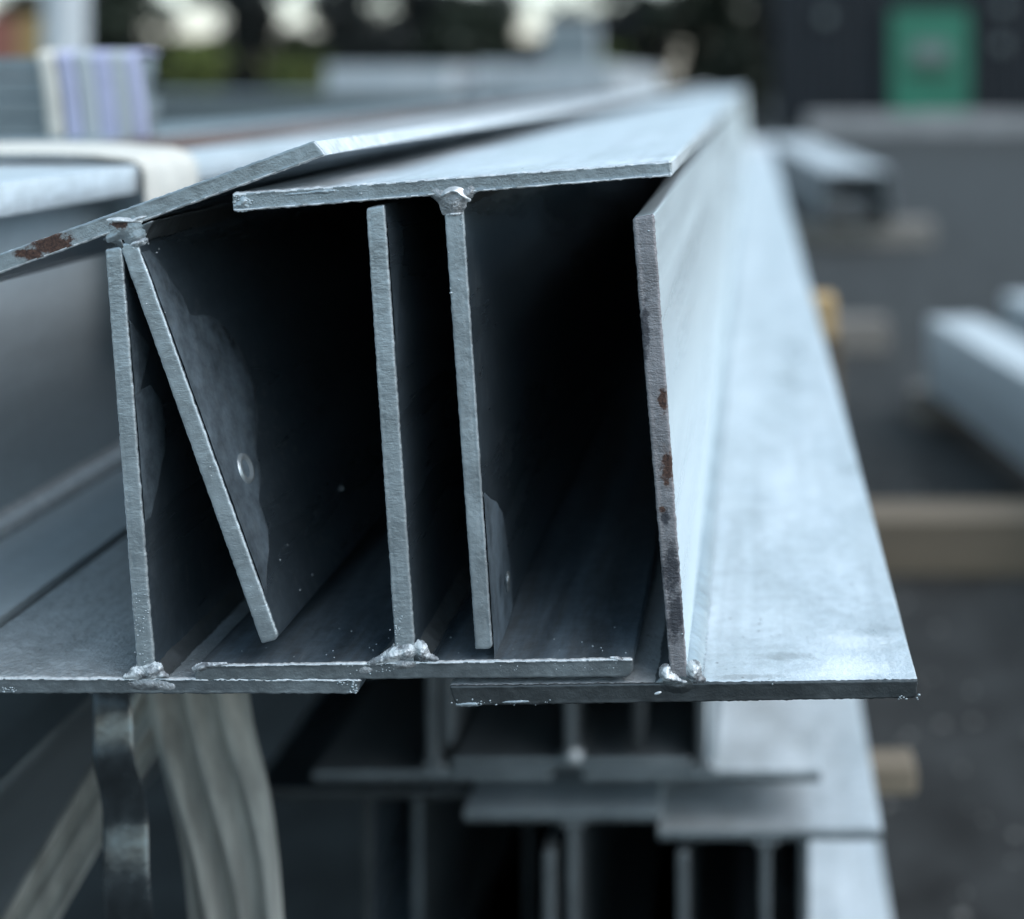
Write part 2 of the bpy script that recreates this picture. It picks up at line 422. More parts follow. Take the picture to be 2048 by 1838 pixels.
def fillet(corner, d1, d2, leg, parent, base, mat, y0=0.0, L=5.9, bulge=0.42, seed=0, fine=0.55, ripple=0.03):
    """weld bead laid along the inside corner of a T, from the cut end backwards"""
    c = P(*corner); d1 = Vector((d1[0], 0, d1[1])).normalized(); d2 = Vector((d2[0], 0, d2[1])).normalized()
    ys, y = [], 0.0
    while y < fine:
        ys.append(y); y += 0.0016 if y < 0.2 else 0.004
    ys += [0.7, 1.0, 1.6, 2.6, L]
    n = 8; verts, faces = [], []
    for y in ys:
        k = leg * (1 + ripple * math.sin(y * 2 * math.pi / 0.0062 + 2 * noise.noise(Vector((seed, y * 30, 0))))
                   + 0.16 * noise.noise(Vector((seed * 5.1, y * 55, 1))))
        k1 = k * (1 + 0.07 * noise.noise(Vector((seed, y * 80, 4)))); k2 = k * (1 + 0.07 * noise.noise(Vector((seed, y * 80, 9))))
        a = d1 * k1; b = d2 * k2; ct = (d1 + d2) * leg * bulge * (1 + 0.25 * noise.noise(Vector((seed, y * 140, 7))))
        verts.append(c + a * 1.0 - d2 * 0.0006 + Vector((0, y0 + y, 0)))
        for t in range(n + 1):
            u = t / n
            q = a * (1 - u) ** 2 + ct * 2 * u * (1 - u) + b * u * u
            verts.append(c + q + Vector((0, y0 + y, 0)))
        verts.append(c + b - d1 * 0.0006 + Vector((0, y0 + y, 0)))
        verts.append(c - (d1 + d2) * 0.0005 + Vector((0, y0 + y, 0)))
    m = n + 4
    for i in range(len(ys) - 1):
        for j in range(m):
            j2 = (j + 1) % m
            faces.append((i * m + j, i * m + j2, (i + 1) * m + j2, (i + 1) * m + j))
    faces.append(tuple(range(m)))
    o = new_obj('weld_bead', verts, faces, mat, parent, base)
    fix_normals(o); return o

def fix_normals(o):
    bm = bmesh.new(); bm.from_mesh(o.data)
    bmesh.ops.recalc_face_normals(bm, faces=bm.faces[:]); bm.to_mesh(o.data); bm.free()

def blob(name, X, Y, rx, ry, rz, parent, base, mat, amp=0.25, freq=260, seed=0, dy=0.0, rot=0.0, sub=5):
    """lump of weld or zinc: lumpy, uneven ellipsoid of half sizes in metres"""
    bm = bmesh.new(); bmesh.ops.create_icosphere(bm, subdivisions=sub, radius=1.0)
    c = P(X, Y); o3 = Vector((seed * 1.7, seed * 0.9, seed * 2.3))
    R = (rx * ry * rz) ** (1 / 3)
    for v in bm.verts:
        q = Vector((v.co.x * rx, v.co.y * ry, v.co.z * rz))
        s = (q + c) * freq + o3
        k = 1 + 0.75 * amp * (noise.noise(s) + 0.45 * noise.noise(s * 2.1) + 0.15 * noise.noise(s * 4.5))
        q = Vector((q.x * k, q.y * k, q.z * k))
        cr, sr = math.cos(rot), math.sin(rot)
        q = Vector((q.x * cr - q.z * sr, q.y, q.x * sr + q.z * cr))
        v.co = q + c + Vector((0, dy, 0)) - base
    me = bpy.data.meshes.new(name); bm.to_mesh(me); bm.free(); me.materials.append(mat)
    me.polygons.foreach_set('use_smooth', [True] * len(me.polygons))
    o = bpy.data.objects.new(name, me); COL.objects.link(o); o.parent = parent
    return o

def weld_pool(gs, parent, base, mat, seed=0, thr=0.0006, rough=0.35, step=0.00035):
    """melted lump on the cut end: gs = gaussian bumps (X, Y, half width mm, half height mm, rotation, rise mm)"""
    G = []
    for (X, Y_, sx, sz, ro, h) in gs: G.append((P(X, Y_), sx * 0.001, sz * 0.001, math.cos(ro), math.sin(ro), h * 0.001))
    x0 = min(g_[0].x - 2.2 * max(g_[1], g_[2]) for g_ in G); x1 = max(g_[0].x + 2.2 * max(g_[1], g_[2]) for g_ in G)
    z0 = min(g_[0].z - 2.2 * max(g_[1], g_[2]) for g_ in G); z1 = max(g_[0].z + 2.2 * max(g_[1], g_[2]) for g_ in G)
    nx, nz = int((x1 - x0) / step), int((z1 - z0) / step)
    vid, vs, fs = {}, [], []
    def hh(i, j):
        x, z = x0 + i * step, z0 + j * step; t = 0.0
        n1 = noise.noise(Vector((x * 330, z * 330, seed))); n2 = noise.noise(Vector((x * 900, z * 900, seed + 5))); n3 = noise.noise(Vector((x * 130, z * 130, seed + 9)))
        for (c, sx, sz, cr, sr, h) in G:
            dx, dz = x - c.x, z - c.z; a = (dx * cr + dz * sr) / sx; b_ = (-dx * sr + dz * cr) / sz
            t = math.hypot(t, h * math.exp(-(a * a + b_ * b_) * (1 + 0.5 * n3)))
        return x, z, t * (1 + rough * n1 + 0.35 * rough * n2 + 0.5 * rough * n3) - thr * (1 + 0.8 * n1)
    H = [[hh(i, j) for j in range(nz + 1)] for i in range(nx + 1)]
    def vert(i, j):
        if (i, j) not in vid:
            x, z, h = H[i][j]; vid[(i, j)] = len(vs)
            vs.append(Vector((x, -h if h > 0 else min(0.0012, -h * 1.5), z)))
        return vid[(i, j)]
    for i in range(nx):
        for j in range(nz):
            if max(H[i][j][2], H[i + 1][j][2], H[i][j + 1][2], H[i + 1][j + 1][2]) > 0:
                fs.append((vert(i, j), vert(i + 1, j), vert(i + 1, j + 1), vert(i, j + 1)))
    return new_obj('weld_lump', vs, fs, mat, parent, base)

def spatter(pts, parent, base, mat, seed=0):
    """tiny beads of zinc and weld spatter: pts = (X, Y, radius mm[, depth])"""
    bm = bmesh.new(); r = random.Random(seed)
    for p in pts:
        if isinstance(p[0], Vector): c, rad = p[0] - base, p[1]
        else:
            X, Y, rad = p[:3]; c = P(X, Y) + Vector((0, (p[3] if len(p) > 3 else 0.0), 0)) - base
        ret = bmesh.ops.create_icosphere(bm, subdivisions=2, radius=rad * 0.00062)
        sx, sz = r.uniform(0.8, 1.4), r.uniform(0.7, 1.2)
        for v in ret['verts']:
            v.co = Vector((v.co.x * sx, v.co.y * 0.8, v.co.z * sz)) + c
    me = bpy.data.meshes.new('spatter'); bm.to_mesh(me); bm.free(); me.materials.append(mat)
    me.polygons.foreach_set('use_smooth', [True] * len(me.polygons))
    o = bpy.data.objects.new('spatter', me); COL.objects.link(o); o.parent = parent
    o['kind'] = 'stuff'; return o

def on_face(X, Y, e0, e1):
    """point of the plate face that runs back from the end edge e0-e1 (pixels) and is seen at X, Y"""
    ax, az_ = e0[0] - VX, VY - e0[1]; bx, bz = e1[0] - VX, VY - e1[1]
    nx, nz = -(bz - az_), (bx - ax)
    Z = Z0 * (nx * ax + nz * az_) / (nx * (X - VX) + nz * (VY - Y))
    return P(X, Y, Z), Vector((nx, 0, nz)).normalized()

def zinc_run(name, outline, e0, e1, parent, base, mat, sign=1, y_in=0.0007, thick=0.0007):
    """skin of run-down zinc on a plate face: outline = outer boundary seen from the camera, inner boundary is the cut end"""
    pts = [on_face(X, Y, e0, e1) for X, Y in outline]
    n = pts[0][1] * sign
    if n.x < 0: n = -n
    A, B = P(*e0), P(*e1); D = (B - A); Ln = D.length; D.normalize()
    prof = sorted(((p - A).dot(D), p.y) for p, _ in pts)
    verts, faces = [], []
    ns, ny = 120, 14
    s0, s1 = prof[0][0], prof[-1][0]
    def ymax(s):
        for (a, ya), (b, yb) in zip(prof, prof[1:]):
            if a <= s <= b: return ya + (yb - ya) * (s - a) / max(1e-9, b - a)
        return prof[-1][1]
    for i in range(ns + 1):
        s = s0 + (s1 - s0) * i / ns
        ym = max(y_in + 0.0004, ymax(s) + 0.0006 * noise.noise(Vector((s * 300, 0, 3))))
        for j in range(ny + 1):
            t = j / ny; y = y_in + (ym - y_in) * t
            edge = min(1, (1 - t) * (ym - y_in) / 0.002) * min(1, i / 6, (ns - i) / 6)
            h = thick * (math.sqrt(max(0, edge)) * (0.75 + 0.25 * t + 0.3 * noise.noise(Vector((s * 90, y * 60, 1))))) + 0.0001
            q = A + D * s + n * h; verts.append(Vector((q.x, y, q.z)))
    for i in range(ns):
        for j in range(ny):
            a = i * (ny + 1) + j
            faces.append((a, a + 1, a + ny + 2, a + ny + 1))
    return new_obj(name, verts, faces, mat, parent, base)

# ------------------------------------------------------------------ setting: yard
gv, gf = [], []
g = new_obj('ground', [(-150, -20, 0), (150, -20, 0), (150, 220, 0), (-150, 220, 0)], [(0, 1, 2, 3)], m_asphalt, smooth=False)
g['kind'] = 'structure'

bm = bmesh.new(); r_ = random.Random(3)
for i in range(1100):
    ret = bmesh.ops.create_icosphere(bm, subdivisions=1, radius=1.0)
    yy = 0.5 + 8 * r_.random() ** 1.3; xx = r_.uniform(0.16, 0.5 + 0.55 * (yy + 0.7)); rad = r_.uniform(0.002, 0.008)
    k = Vector((r_.uniform(0.7, 1.3), r_.uniform(0.7, 1.3), r_.uniform(0.4, 0.8)))
    for v in ret['verts']: v.co = Vector((v.co.x * k.x * rad + xx, v.co.y * k.y * rad + yy, v.co.z * k.z * rad + rad * 0.3))
me = bpy.data.meshes.new('gravel'); bm.to_mesh(me); bm.free(); me.materials.append(m_grit)
gr = bpy.data.objects.new('gravel', me); COL.objects.link(gr)
tag(gr, 'loose pale grit scattered over the asphalt on the right', 'gravel', kind='stuff')

# ------------------------------------------------------------------ the five T-beams of the top layer
GRP = 'galvanised T-beams interlocked in the top layer'

# --- A: leftmost upright
bA = P(291, 1389)
A = empty('steel_t_beam', bA, 'upright galvanised T-beam at the left of the top layer, white zinc lump at its foot', 'steel beam', GRP)
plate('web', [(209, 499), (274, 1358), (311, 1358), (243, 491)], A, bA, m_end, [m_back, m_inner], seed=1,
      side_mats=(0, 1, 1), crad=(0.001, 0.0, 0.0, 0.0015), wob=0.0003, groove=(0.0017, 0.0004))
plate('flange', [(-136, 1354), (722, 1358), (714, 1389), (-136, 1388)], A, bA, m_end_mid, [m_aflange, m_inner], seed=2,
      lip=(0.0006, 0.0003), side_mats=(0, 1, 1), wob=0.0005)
fillet((273, 1354), (-0.07, 1), (-1, 0), 0.0055, A, bA, m_weld, seed=1)
fillet((310, 1354), (-0.07, 1), (1, 0), 0.0055, A, bA, m_weld, seed=2)
weld_pool([(276, 1347, 3.8, 3.0, 0, 2.0), (303, 1345, 4.2, 3.2, 0.2, 2.4), (324, 1350, 3.4, 1.6, -0.3, 1.5), (258, 1353, 3.4, 1.3, 0.2, 1.3), (316, 1338, 2.0, 1.6, 0.5, 1.5)], A, bA, m_splash, 1, rough=0.5)
weld_pool([(296, 1368, 9.0, 2.6, 0.0, 1.6), (330, 1374, 6.0, 2.0, 0, 1.2)], A, bA, m_pool, 2)
sp = [(rnd.uniform(268, 300), rnd.uniform(1180, 1325), rnd.uniform(0.3, 0.75)) for _ in range(37)]
sp += [(12 + rnd.uniform(-8, 22), 1380 + rnd.uniform(-5, 5), rnd.uniform(0.4, 0.9)) for _ in range(16)]
sp += [(700 + rnd.uniform(-26, 14), 1372 + rnd.uniform(-12, 14), rnd.uniform(0.5, 1.1)) for _ in range(26)]
sp += [(P(rnd.uniform(318, 380), 1354.5) + Vector((0, rnd.uniform(0.004, 0.05), 0)), rnd.uniform(0.3, 0.6)) for _ in range(14)]
spatter(sp, A, bA, m_end, 1)
zinc_run('zinc_run', [(258, 640), (300, 690), (292, 730), (278, 790)], (243, 491), (309, 1332), A, bA, m_run)
zinc_run('zinc_run', [(300, 770), (322, 800), (331, 850), (330, 900), (318, 960), (309, 1000), (301, 1035)], (243, 491), (309, 1332), A, bA, m_run)

# --- B: tilted, upside down
bB = P(264, 480)
B = empty('steel_t_beam', bB, 'tilted upside-down galvanised T-beam with its slanting web and brown rust on the flange', 'steel beam', GRP)
rl = [P(105, 490) - bB, P(64, 508) - bB, P(238, 448) - bB]
m_bend = galv('rusty_cut_end_face', k=1.0, metal=0.6, rough=(0.3, 0.52), bump=0.36, bdist=0.0005, mott=0.3, big=45,
              rust=[(rl[0].x, 0, rl[0].z, 0.0075, 1.5, 0.75), (rl[1].x, 0, rl[1].z, 0.0045, 1.8, 0.55), (rl[2].x, 0, rl[2].z, 0.0028, 1.6, 0.7)])
plate('flange', [(-180, 572), (629, 281), (652, 311), (-180, 613)], B, bB, m_bend, [m_top, m_inner, m_zinc], seed=3, lip=(0.0003, 0.0004),
      side_mats=(0, 1, 2), wob=0.0003, crad=(0.001, 0.0015, 0.001, 0.001))
plate('web', [(237, 488), (522, 1289), (559, 1279), (272, 480)], B, bB, m_end_b, [m_inner, m_inner], seed=4,
      side_mats=(0, 1, 1), crad=(0.0, 0.001, 0.0032, 0.0), wob=0.00025)
fillet((277, 454), (0.34, -0.94), (0.94, 0.34), 0.0065, B, bB, m_weld, seed=3)
fillet((236, 470), (0.34, -0.94), (-0.94, -0.34), 0.0065, B, bB, m_weld, seed=4)
weld_pool([(250, 456, 8.0, 4.4, 0.33, 1.7), (268, 474, 4.6, 4.2, 0.33, 1.7), (228, 474, 5.0, 2.0, 0.4, 1.2)], B, bB, m_bend, 3, rough=0.3)
weld_pool([(240, 440, 5.5, 1.1, 0.0, 2.4), (258, 442, 5.0, 0.9, -0.05, 2.3), (278, 437, 3.5, 0.8, 0.3, 2.0)], B, bB, m_lip, 4)
weld_pool([(276, 485, 3.8, 1.5, 0.3, 2.2)], B, bB, m_splash, 5)
e0, e1 = (272, 480), (559, 1279)
zinc_run('zinc_run', [(300, 500), (318, 520), (340, 560), (363, 590), (381, 633), (398, 630), (416, 630), (437, 640), (468, 678), (484, 705), (497, 740),
                      (509, 775), (515, 815), (515, 870), (512, 905), (519, 930), (521, 960), (517, 1001), (523, 1017), (535, 1059), (537, 1099), (532, 1146), (534, 1186)],
         e0, e1, B, bB, m_run, thick=0.0009)
# drain plug: raised ring and dished disc on the web
pc, pn = on_face(487, 938, e0, e1)
if pn.x < 0: pn = -pn
pt = Vector((P(*e1) - P(*e0))).normalized()
vv, ff = [], []
for i in range(28):
    th = 2 * math.pi * i / 28
    rad = pt * math.cos(th) * 0.0062 + Vector((0, 1, 0)) * math.sin(th) * 0.0062
    for (k, h) in ((1.25, 0.0), (1.1, 0.0016), (0.88, 0.0017), (0.66, 0.0002), (0.3, 0.0000)):
        vv.append(pc + rad * k + pn * (h + 0.0004))
for i in range(28):
    for j in range(4):
        a, b_ = i * 5 + j, ((i + 1) % 28) * 5 + j
        ff.append((a, b_, b_ + 1, a + 1))
ff.append(tuple(i * 5 + 4 for i in range(28)))
plug = new_obj('drain_plug', vv, ff, m_bead, B, bB); fix_normals(plug)
spatter([(267, 496, 0.6), (283, 525, 0.35), (300, 577, 0.45), (285, 525, 0.5), (293, 607, 0.5), (330, 625, 0.4), (345, 700, 0.4)] +
        [(on_face(X_, Y_, e0, e1)[0], r__) for X_, Y_, r__ in ((296, 487, 0.8), (313, 505, 0.7), (309, 516, 0.7), (318, 498, 0.8), (682, 977, 1.6), (560, 1120, 0.6), (600, 1180, 0.6), (575, 1090, 0.5), (625, 1150, 0.6))] +
        [(270 + t * 250 + rnd.uniform(4, 30), 560 + t * 700, rnd.uniform(0.2, 0.4)) for t in [rnd.random() for _ in range(26)]], B, bB, m_zinc, 2)

# --- C: upright between the two hanging webs
bC = P(806, 1360)
C = empty('steel_t_beam', bC, 'upright galvanised T-beam in the middle, flange lying on top of both neighbouring flanges', 'steel beam', GRP)
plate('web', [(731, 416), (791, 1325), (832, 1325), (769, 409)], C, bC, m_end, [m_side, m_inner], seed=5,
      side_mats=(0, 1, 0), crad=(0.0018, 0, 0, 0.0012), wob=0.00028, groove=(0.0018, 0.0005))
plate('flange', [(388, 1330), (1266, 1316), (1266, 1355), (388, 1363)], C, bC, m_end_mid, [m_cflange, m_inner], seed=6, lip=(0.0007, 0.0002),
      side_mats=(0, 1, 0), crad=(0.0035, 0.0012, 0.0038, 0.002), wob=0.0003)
fillet((788, 1322), (-0.07, 1), (-1, 0), 0.0075, C, bC, m_weld, seed=5)
fillet((830, 1320), (-0.07, 1), (1, 0), 0.0065, C, bC, m_weld, seed=6)
weld_pool([(788, 1309, 6.0, 3.0, 0.45, 2.1), (764, 1319, 6.5, 1.7, 0.35, 1.6), (814, 1304, 3.6, 3.2, 0, 2.2), (845, 1303, 2.4, 4.2, 0.35, 2.4), (858, 1314, 4.4, 1.4, -0.35, 1.6)], C, bC, m_splash, 6, rough=0.5)
weld_pool([(806, 1330, 5.5, 2.0, 0, 1.6), (730, 1340, 6, 2.6, 0, 0.9)], C, bC, m_pool, 7)
weld_pool([(400, 1335, 3.4, 1.7, 0.3, 2.0), (420, 1331, 4.0, 1.2, 0.1, 1.6), (440, 1329, 4.0, 0.8, 0.05, 1.3)], C, bC, m_splash, 8)
weld_pool([(1240, 1319, 5, 0.8, -0.2, 1.3)], C, bC, m_splash, 18)
sp = [(rnd.gauss(796, 7), rnd.gauss(1255, 13), rnd.uniform(0.4, 0.8)) for _ in range(26)]
sp += [(rnd.uniform(690, 790), rnd.uniform(1325, 1352), rnd.uniform(0.3, 0.7)) for _ in range(24)]
sp += [(rnd.uniform(1000, 1245), rnd.uniform(1322, 1342), rnd.uniform(0.3, 0.6)) for _ in range(16)]
sp += [(P(X_, 1330 - (X_ - 388) * 0.016 - 0.5) + Vector((0, rnd.uniform(0.004, 0.04), 0)), rnd.uniform(0.3, 0.6)) for X_ in [rnd.uniform(420, 1250) for _ in range(26)]]
spatter(sp, C, bC, m_end, 3)
zinc_run('zinc_run', [(790, 430), (803, 452), (806, 500), (800, 560), (797, 620), (792, 680)], (769, 409), (830, 1292), C, bC, m_inner)

# --- D: upside down, flange on top
bD = P(906, 420)
D = empty('steel_t_beam', bD, 'upside-down galvanised T-beam whose bright flange forms the flat top of the layer', 'steel beam', GRP)
m_dend = galv('top_flange_cut_end', k=0.9, metal=0.6, rough=(0.3, 0.52), bump=0.42, bdist=0.0006, mott=0.4, big=14)
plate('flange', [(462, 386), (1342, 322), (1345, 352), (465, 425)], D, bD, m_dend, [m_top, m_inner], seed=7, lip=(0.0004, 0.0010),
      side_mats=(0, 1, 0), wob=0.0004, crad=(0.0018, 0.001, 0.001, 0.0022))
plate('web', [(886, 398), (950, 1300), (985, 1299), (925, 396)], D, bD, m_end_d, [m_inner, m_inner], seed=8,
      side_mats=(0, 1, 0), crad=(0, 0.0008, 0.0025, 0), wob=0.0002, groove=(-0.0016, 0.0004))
fillet((884, 392), (0.07, -1), (-1, -0.07), 0.0055, D, bD, m_weld, seed=7)
fillet((926, 389), (0.07, -1), (1, 0.07), 0.0055, D, bD, m_weld, seed=8)
weld_pool([(906, 410, 4.6, 4.4, 0, 2.6), (884, 393, 5.6, 2.6, -0.5, 1.7), (928, 391, 5.6, 2.6, 0.55, 1.7), (907, 394, 6.0, 3.4, 0, 1.6)], D, bD, m_pool, 9, rough=0.22)
weld_pool([(895, 386, 3.6, 1.7, 0.5, 3.8), (910, 381, 3.0, 1.5, 0.0, 3.6), (924, 389, 3.6, 1.3, -0.65, 3.2)], D, bD, m_lip, 10, rough=0.3)
weld_pool([(908, 428, 3.6, 1.0, 0.1, 2.0)], D, bD, m_splash, 11)
weld_pool([(485, 408, 4.2, 3.6, 0, 1.5)], D, bD, m_end, 12, rough=1.0)
weld_pool([(650, 383, 10, 1.3, 0.06, 1.1), (590, 388, 8, 1.1, 0.06, 1.0)], D, bD, m_end, 13, rough=1.0)
sp = [(rnd.uniform(468, 505), rnd.uniform(392, 424), rnd.uniform(0.5, 1.0)) for _ in range(32)]
sp += [(721, 387, 1.1), (893, 447, 0.7), (922, 450, 0.6), (897, 505, 0.6), (917, 560, 0.7), (901, 577, 0.7), (902, 586, 0.9), (640, 395, 0.6), (600, 402, 0.5)]
sp += [(rnd.uniform(500, 1340), 0, 0) for _ in range(0)]
sp += [(923 + (Y - 440) * 0.068, Y + rnd.uniform(-4, 4), rnd.uniform(0.18, 0.34)) for Y in range(440, 1290, 13)]
spatter(sp, D, bD, m_end, 4)
zinc_run('zinc_run', [(969, 985), (980, 997), (992, 1003), (1005, 1026), (1013, 1075), (1020, 1135), (1025, 1205), (1018, 1240), (1000, 1290)], (925, 396), (985, 1299), D, bD, m_run)
blob('zinc_drip', 999, 1196, 0.0012, 0.0025, 0.0050, D, bD, m_weld, 0.35, seed=25, dy=0.021)

# --- E: rightmost upright with the broad bright flange
bE = P(1352, 1400)
E = empty('steel_t_beam', bE, 'rightmost upright galvanised T-beam with a broad bright flange and rust spots on its web', 'steel beam', GRP)
r1, r2, r3 = P(1334, 935) - bE, P(1326, 800) - bE, P(1325, 1018) - bE
m_eend = galv('purple_grey_cut_end', col=(0.37, 0.365, 0.39), k=0.78, metal=0.5, rough=(0.4, 0.6), bump=0.55, bdist=0.0006, mott=0.3,
              ridges=(250, 60, 900), stain=[(P(1344, 1140) - bE, 0.0060, 0.8, 2.0), (P(1352, 1235) - bE, 0.0062, 0.8, 2.2), (P(1330, 1035) - bE, 0.003, 0.8, 1.6), (P(1290, 660) - bE, 0.004, 0.6, 4.0)], rust=[(r1.x, 0, r1.z, 0.0042, 0.75, 1.9), (r2.x, 0, r2.z, 0.0032, 0.7, 1.7), (r3.x, 0, r3.z, 0.0016, 1.0, 1.0)])
plate('web', [(1264, 437), (1341.5, 1367), (1376, 1366), (1308, 428)], E, bE, m_eend, [m_inner, m_eweb], seed=9,
      side_mats=(0, 1, 1), crad=(0.0015, 0, 0, 0.001), wob=0.0003, groove=(0.0026, 0.0006))
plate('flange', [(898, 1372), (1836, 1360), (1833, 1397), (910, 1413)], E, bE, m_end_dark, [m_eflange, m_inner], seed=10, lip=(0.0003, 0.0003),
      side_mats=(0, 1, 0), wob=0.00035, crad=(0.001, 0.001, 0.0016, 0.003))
fillet((1377, 1361), (-0.07, 1), (1, 0), 0.0066, E, bE, m_bead, seed=9, bulge=0.66, ripple=0.05)
fillet((1337, 1365), (-0.07, 1), (-1, 0), 0.0060, E, bE, m_weld, seed=10)
weld_pool([(1332, 1348, 2.4, 3.2, 0.2, 2.8), (1344, 1356, 3.6, 1.8, -0.3, 2.4), (1365, 1362, 3.4, 1.2, -0.2, 1.8)], E, bE, m_splash, 14)
weld_pool([(1356, 1370, 7.0, 3.6, 0, 2.0)], E, bE, m_end_dark, 15)
weld_pool([(1388, 1345, 2.6, 4.2, 0.15, 3.0), (1400, 1360, 2.8, 1.6, 0, 1.6)], E, bE, m_splash, 16)
weld_pool([(1316, 1386, 2.2, 0.8, 0.3, 1.2)], E, bE, m_lip, 17)
weld_pool([(940, 1409, 9, 1.2, 0.03, 1.0), (1030, 1404, 10, 1.0, 0.03, 0.9)], E, bE, m_end, 19, rough=0.9)
sp = [(rnd.uniform(900, 1120), 1405 + rnd.uniform(-6, 6), rnd.uniform(0.3, 0.7)) for _ in range(22)]
sp += [(rnd.uniform(1795, 1838), rnd.uniform(1390, 1399), rnd.uniform(0.3, 0.9)) for _ in range(9)]
sp += [(1545, 1368, 0.8), (1520, 1363, 0.5), (1590, 1366, 0.4), (1364, 1268, 0.6), (1338, 1292, 0.5), (1838, 1390, 0.9), (1297, 462, 0.9)]
spatter(sp, E, bE, m_end, 5)

# ------------------------------------------------------------------ plainer T-beams of the lower layers and the next stack
def px(x, z, Z): return (VX + x * F / Z, VY + (HC - z) * F / Z)

def tbeam(xw, zf, up, Z, label, group, half=0.098, height=0.21, tw=0.0085, tf=0.009, L=5.6, lean=0.0, m_e=m_end_mid, m_top_=m_back,
          m_web=m_back, halfR=None, weld=True, m_wl=None, wk=1.0):
    """T-beam standing on its flange (up) or hanging from it; zf = underside of the foot flange or top of the hanging flange"""
    hr = half if halfR is None else halfR
    base = Vector((xw, Z - Z0, zf if up else zf - height))
    e = empty('steel_t_beam', base, label, 'steel beam', group)
    if up: f0, f1, w0, w1 = zf + tf, zf, zf + tf, zf + height
    else: f0, f1, w0, w1 = zf, zf - tf, zf - tf, zf - height
    ov = 0.001 if up else -0.001
    plate('flange', [px(xw - half, f0, Z), px(xw + hr, f0, Z), px(xw + hr, f1, Z), px(xw - half, f1, Z)], e, base, m_e, [m_top_, m_inner], Z=Z, L=L,
          coarse=True, side_mats=(0, 1, 0), crad=(0.001,) * 4)
    plate('web', [px(xw - tw / 2 - lean, w1, Z), px(xw - tw / 2, w0 - ov, Z), px(xw + tw / 2, w0 - ov, Z), px(xw + tw / 2 - lean, w1, Z)], e, base, m_e, [m_inner, m_web],
          Z=Z, L=L, coarse=True, side_mats=(0, 1, 1), crad=(0.001, 0, 0, 0.001))
    if weld:
        for s in (-1, 1):
            c = Vector((xw + s * tw / 2, Z - Z0, w0)); d = 1 if up else -1
            vs, fs = [], []
            for y in (0, 0.02, 0.1, 0.4, 1.2, L):
                for (a, b) in ((0, 0.007), (0.0035, 0.0045), (0.0055, 0.0028), (0.007, 0), (-0.0005, -0.0005)):
                    vs.append(c + Vector((s * a * wk, y, d * b * wk)))
            for i in range(5):
                for j in range(5):
                    j2 = (j + 1) % 5; fs.append((i * 5 + j, i * 5 + j2, i * 5 + 5 + j2, i * 5 + 5 + j))
            fs.append((0, 1, 2, 3, 4))
            fix_normals(new_obj('weld_bead', vs, fs, m_wl or m_weld, e, base))
    return e

G2 = 'galvanised T-beams in the middle layer'
Z2 = 1.15
tbeam(-0.264, 0.423, True, Z2, 'upright T-beam at the left of the blurred middle layer, below the middle beam foot', G2)
tbeam(-0.150, 0.433, True, Z2, 'upright T-beam in the blurred middle layer with a bright weld dot at its foot', G2, lean=0.003)
tbeam(-0.042, 0.423, True, Z2, 'upright T-beam in the blurred middle layer with a pale sunlit flange on the right', G2, m_top_=m_top, m_web=m_top)
tbeam(-0.251, 0.664, False, Z2, 'upside-down T-beam in the middle layer whose web hangs close beside another web', G2, half=0.09)
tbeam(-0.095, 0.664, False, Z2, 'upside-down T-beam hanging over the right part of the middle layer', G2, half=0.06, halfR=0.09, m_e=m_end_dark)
blob('weld_lump', 0, 0, 0.006, 0.004, 0.006, bpy.data.objects['steel_t_beam.006'], Vector((-0.150, Z2 - Z0, 0.433)), m_zinc, 0.2, sub=3)
bl = COL.objects[-1]
for v in bl.data.vertices: v.co += Vector((-0.147, Z2 - Z0 - 0.003, 0.446)) - P(0, 0)
G3 = 'galvanised T-beams in the bottom layer'
tbeam(-0.150, 0.394, False, Z2 + 0.01, 'upside-down T-beam on the left of the blurred bottom layer', G3, half=0.09, halfR=0.072, m_top_=m_fweb)
tbeam(0.010, 0.384, False, Z2, 'upside-down T-beam on the right of the blurred bottom layer, pale flange end', G3, half=0.088, halfR=0.096, m_top_=m_top)
tbeam(-0.168, 0.115, True, Z2, 'upright T-beam in the bottom layer touching the left hanging web', G3, height=0.25, weld=False)
tbeam(-0.058, 0.115, True, Z2, 'upright T-beam in the middle of the bottom layer', G3, height=0.25, half=0.05, weld=False)
tbeam(0.043, 0.125, True, Z2 + 0.02, 'rightmost upright T-beam of the bottom layer with a pale broad flange', G3, height=0.24, half=0.06, halfR=0.100, m_top_=m_top, m_web=m_top, weld=False)
tbeam(-0.300, 0.115, True, Z2 + 0.1, 'dim upright T-beam at the left of the bottom layer', G3, height=0.25, half=0.07, weld=False)
tbeam(-0.400, 0.423, True, Z2 + 0.2, 'dim upright T-beam at the far left of the middle layer', G2, half=0.06, weld=False)

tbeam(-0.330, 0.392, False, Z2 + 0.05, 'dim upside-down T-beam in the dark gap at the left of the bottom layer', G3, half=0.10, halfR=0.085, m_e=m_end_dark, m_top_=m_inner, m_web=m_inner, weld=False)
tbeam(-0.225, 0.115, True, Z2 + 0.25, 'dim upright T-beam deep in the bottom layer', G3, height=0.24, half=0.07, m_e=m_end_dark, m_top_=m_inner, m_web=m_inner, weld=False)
tbeam(-0.335, 0.660, False, Z2 + 0.3, 'dim upside-down T-beam deep in the dark left end of the middle layer', G2, half=0.06, m_e=m_end_dark, m_top_=m_inner, m_web=m_inner, weld=False)
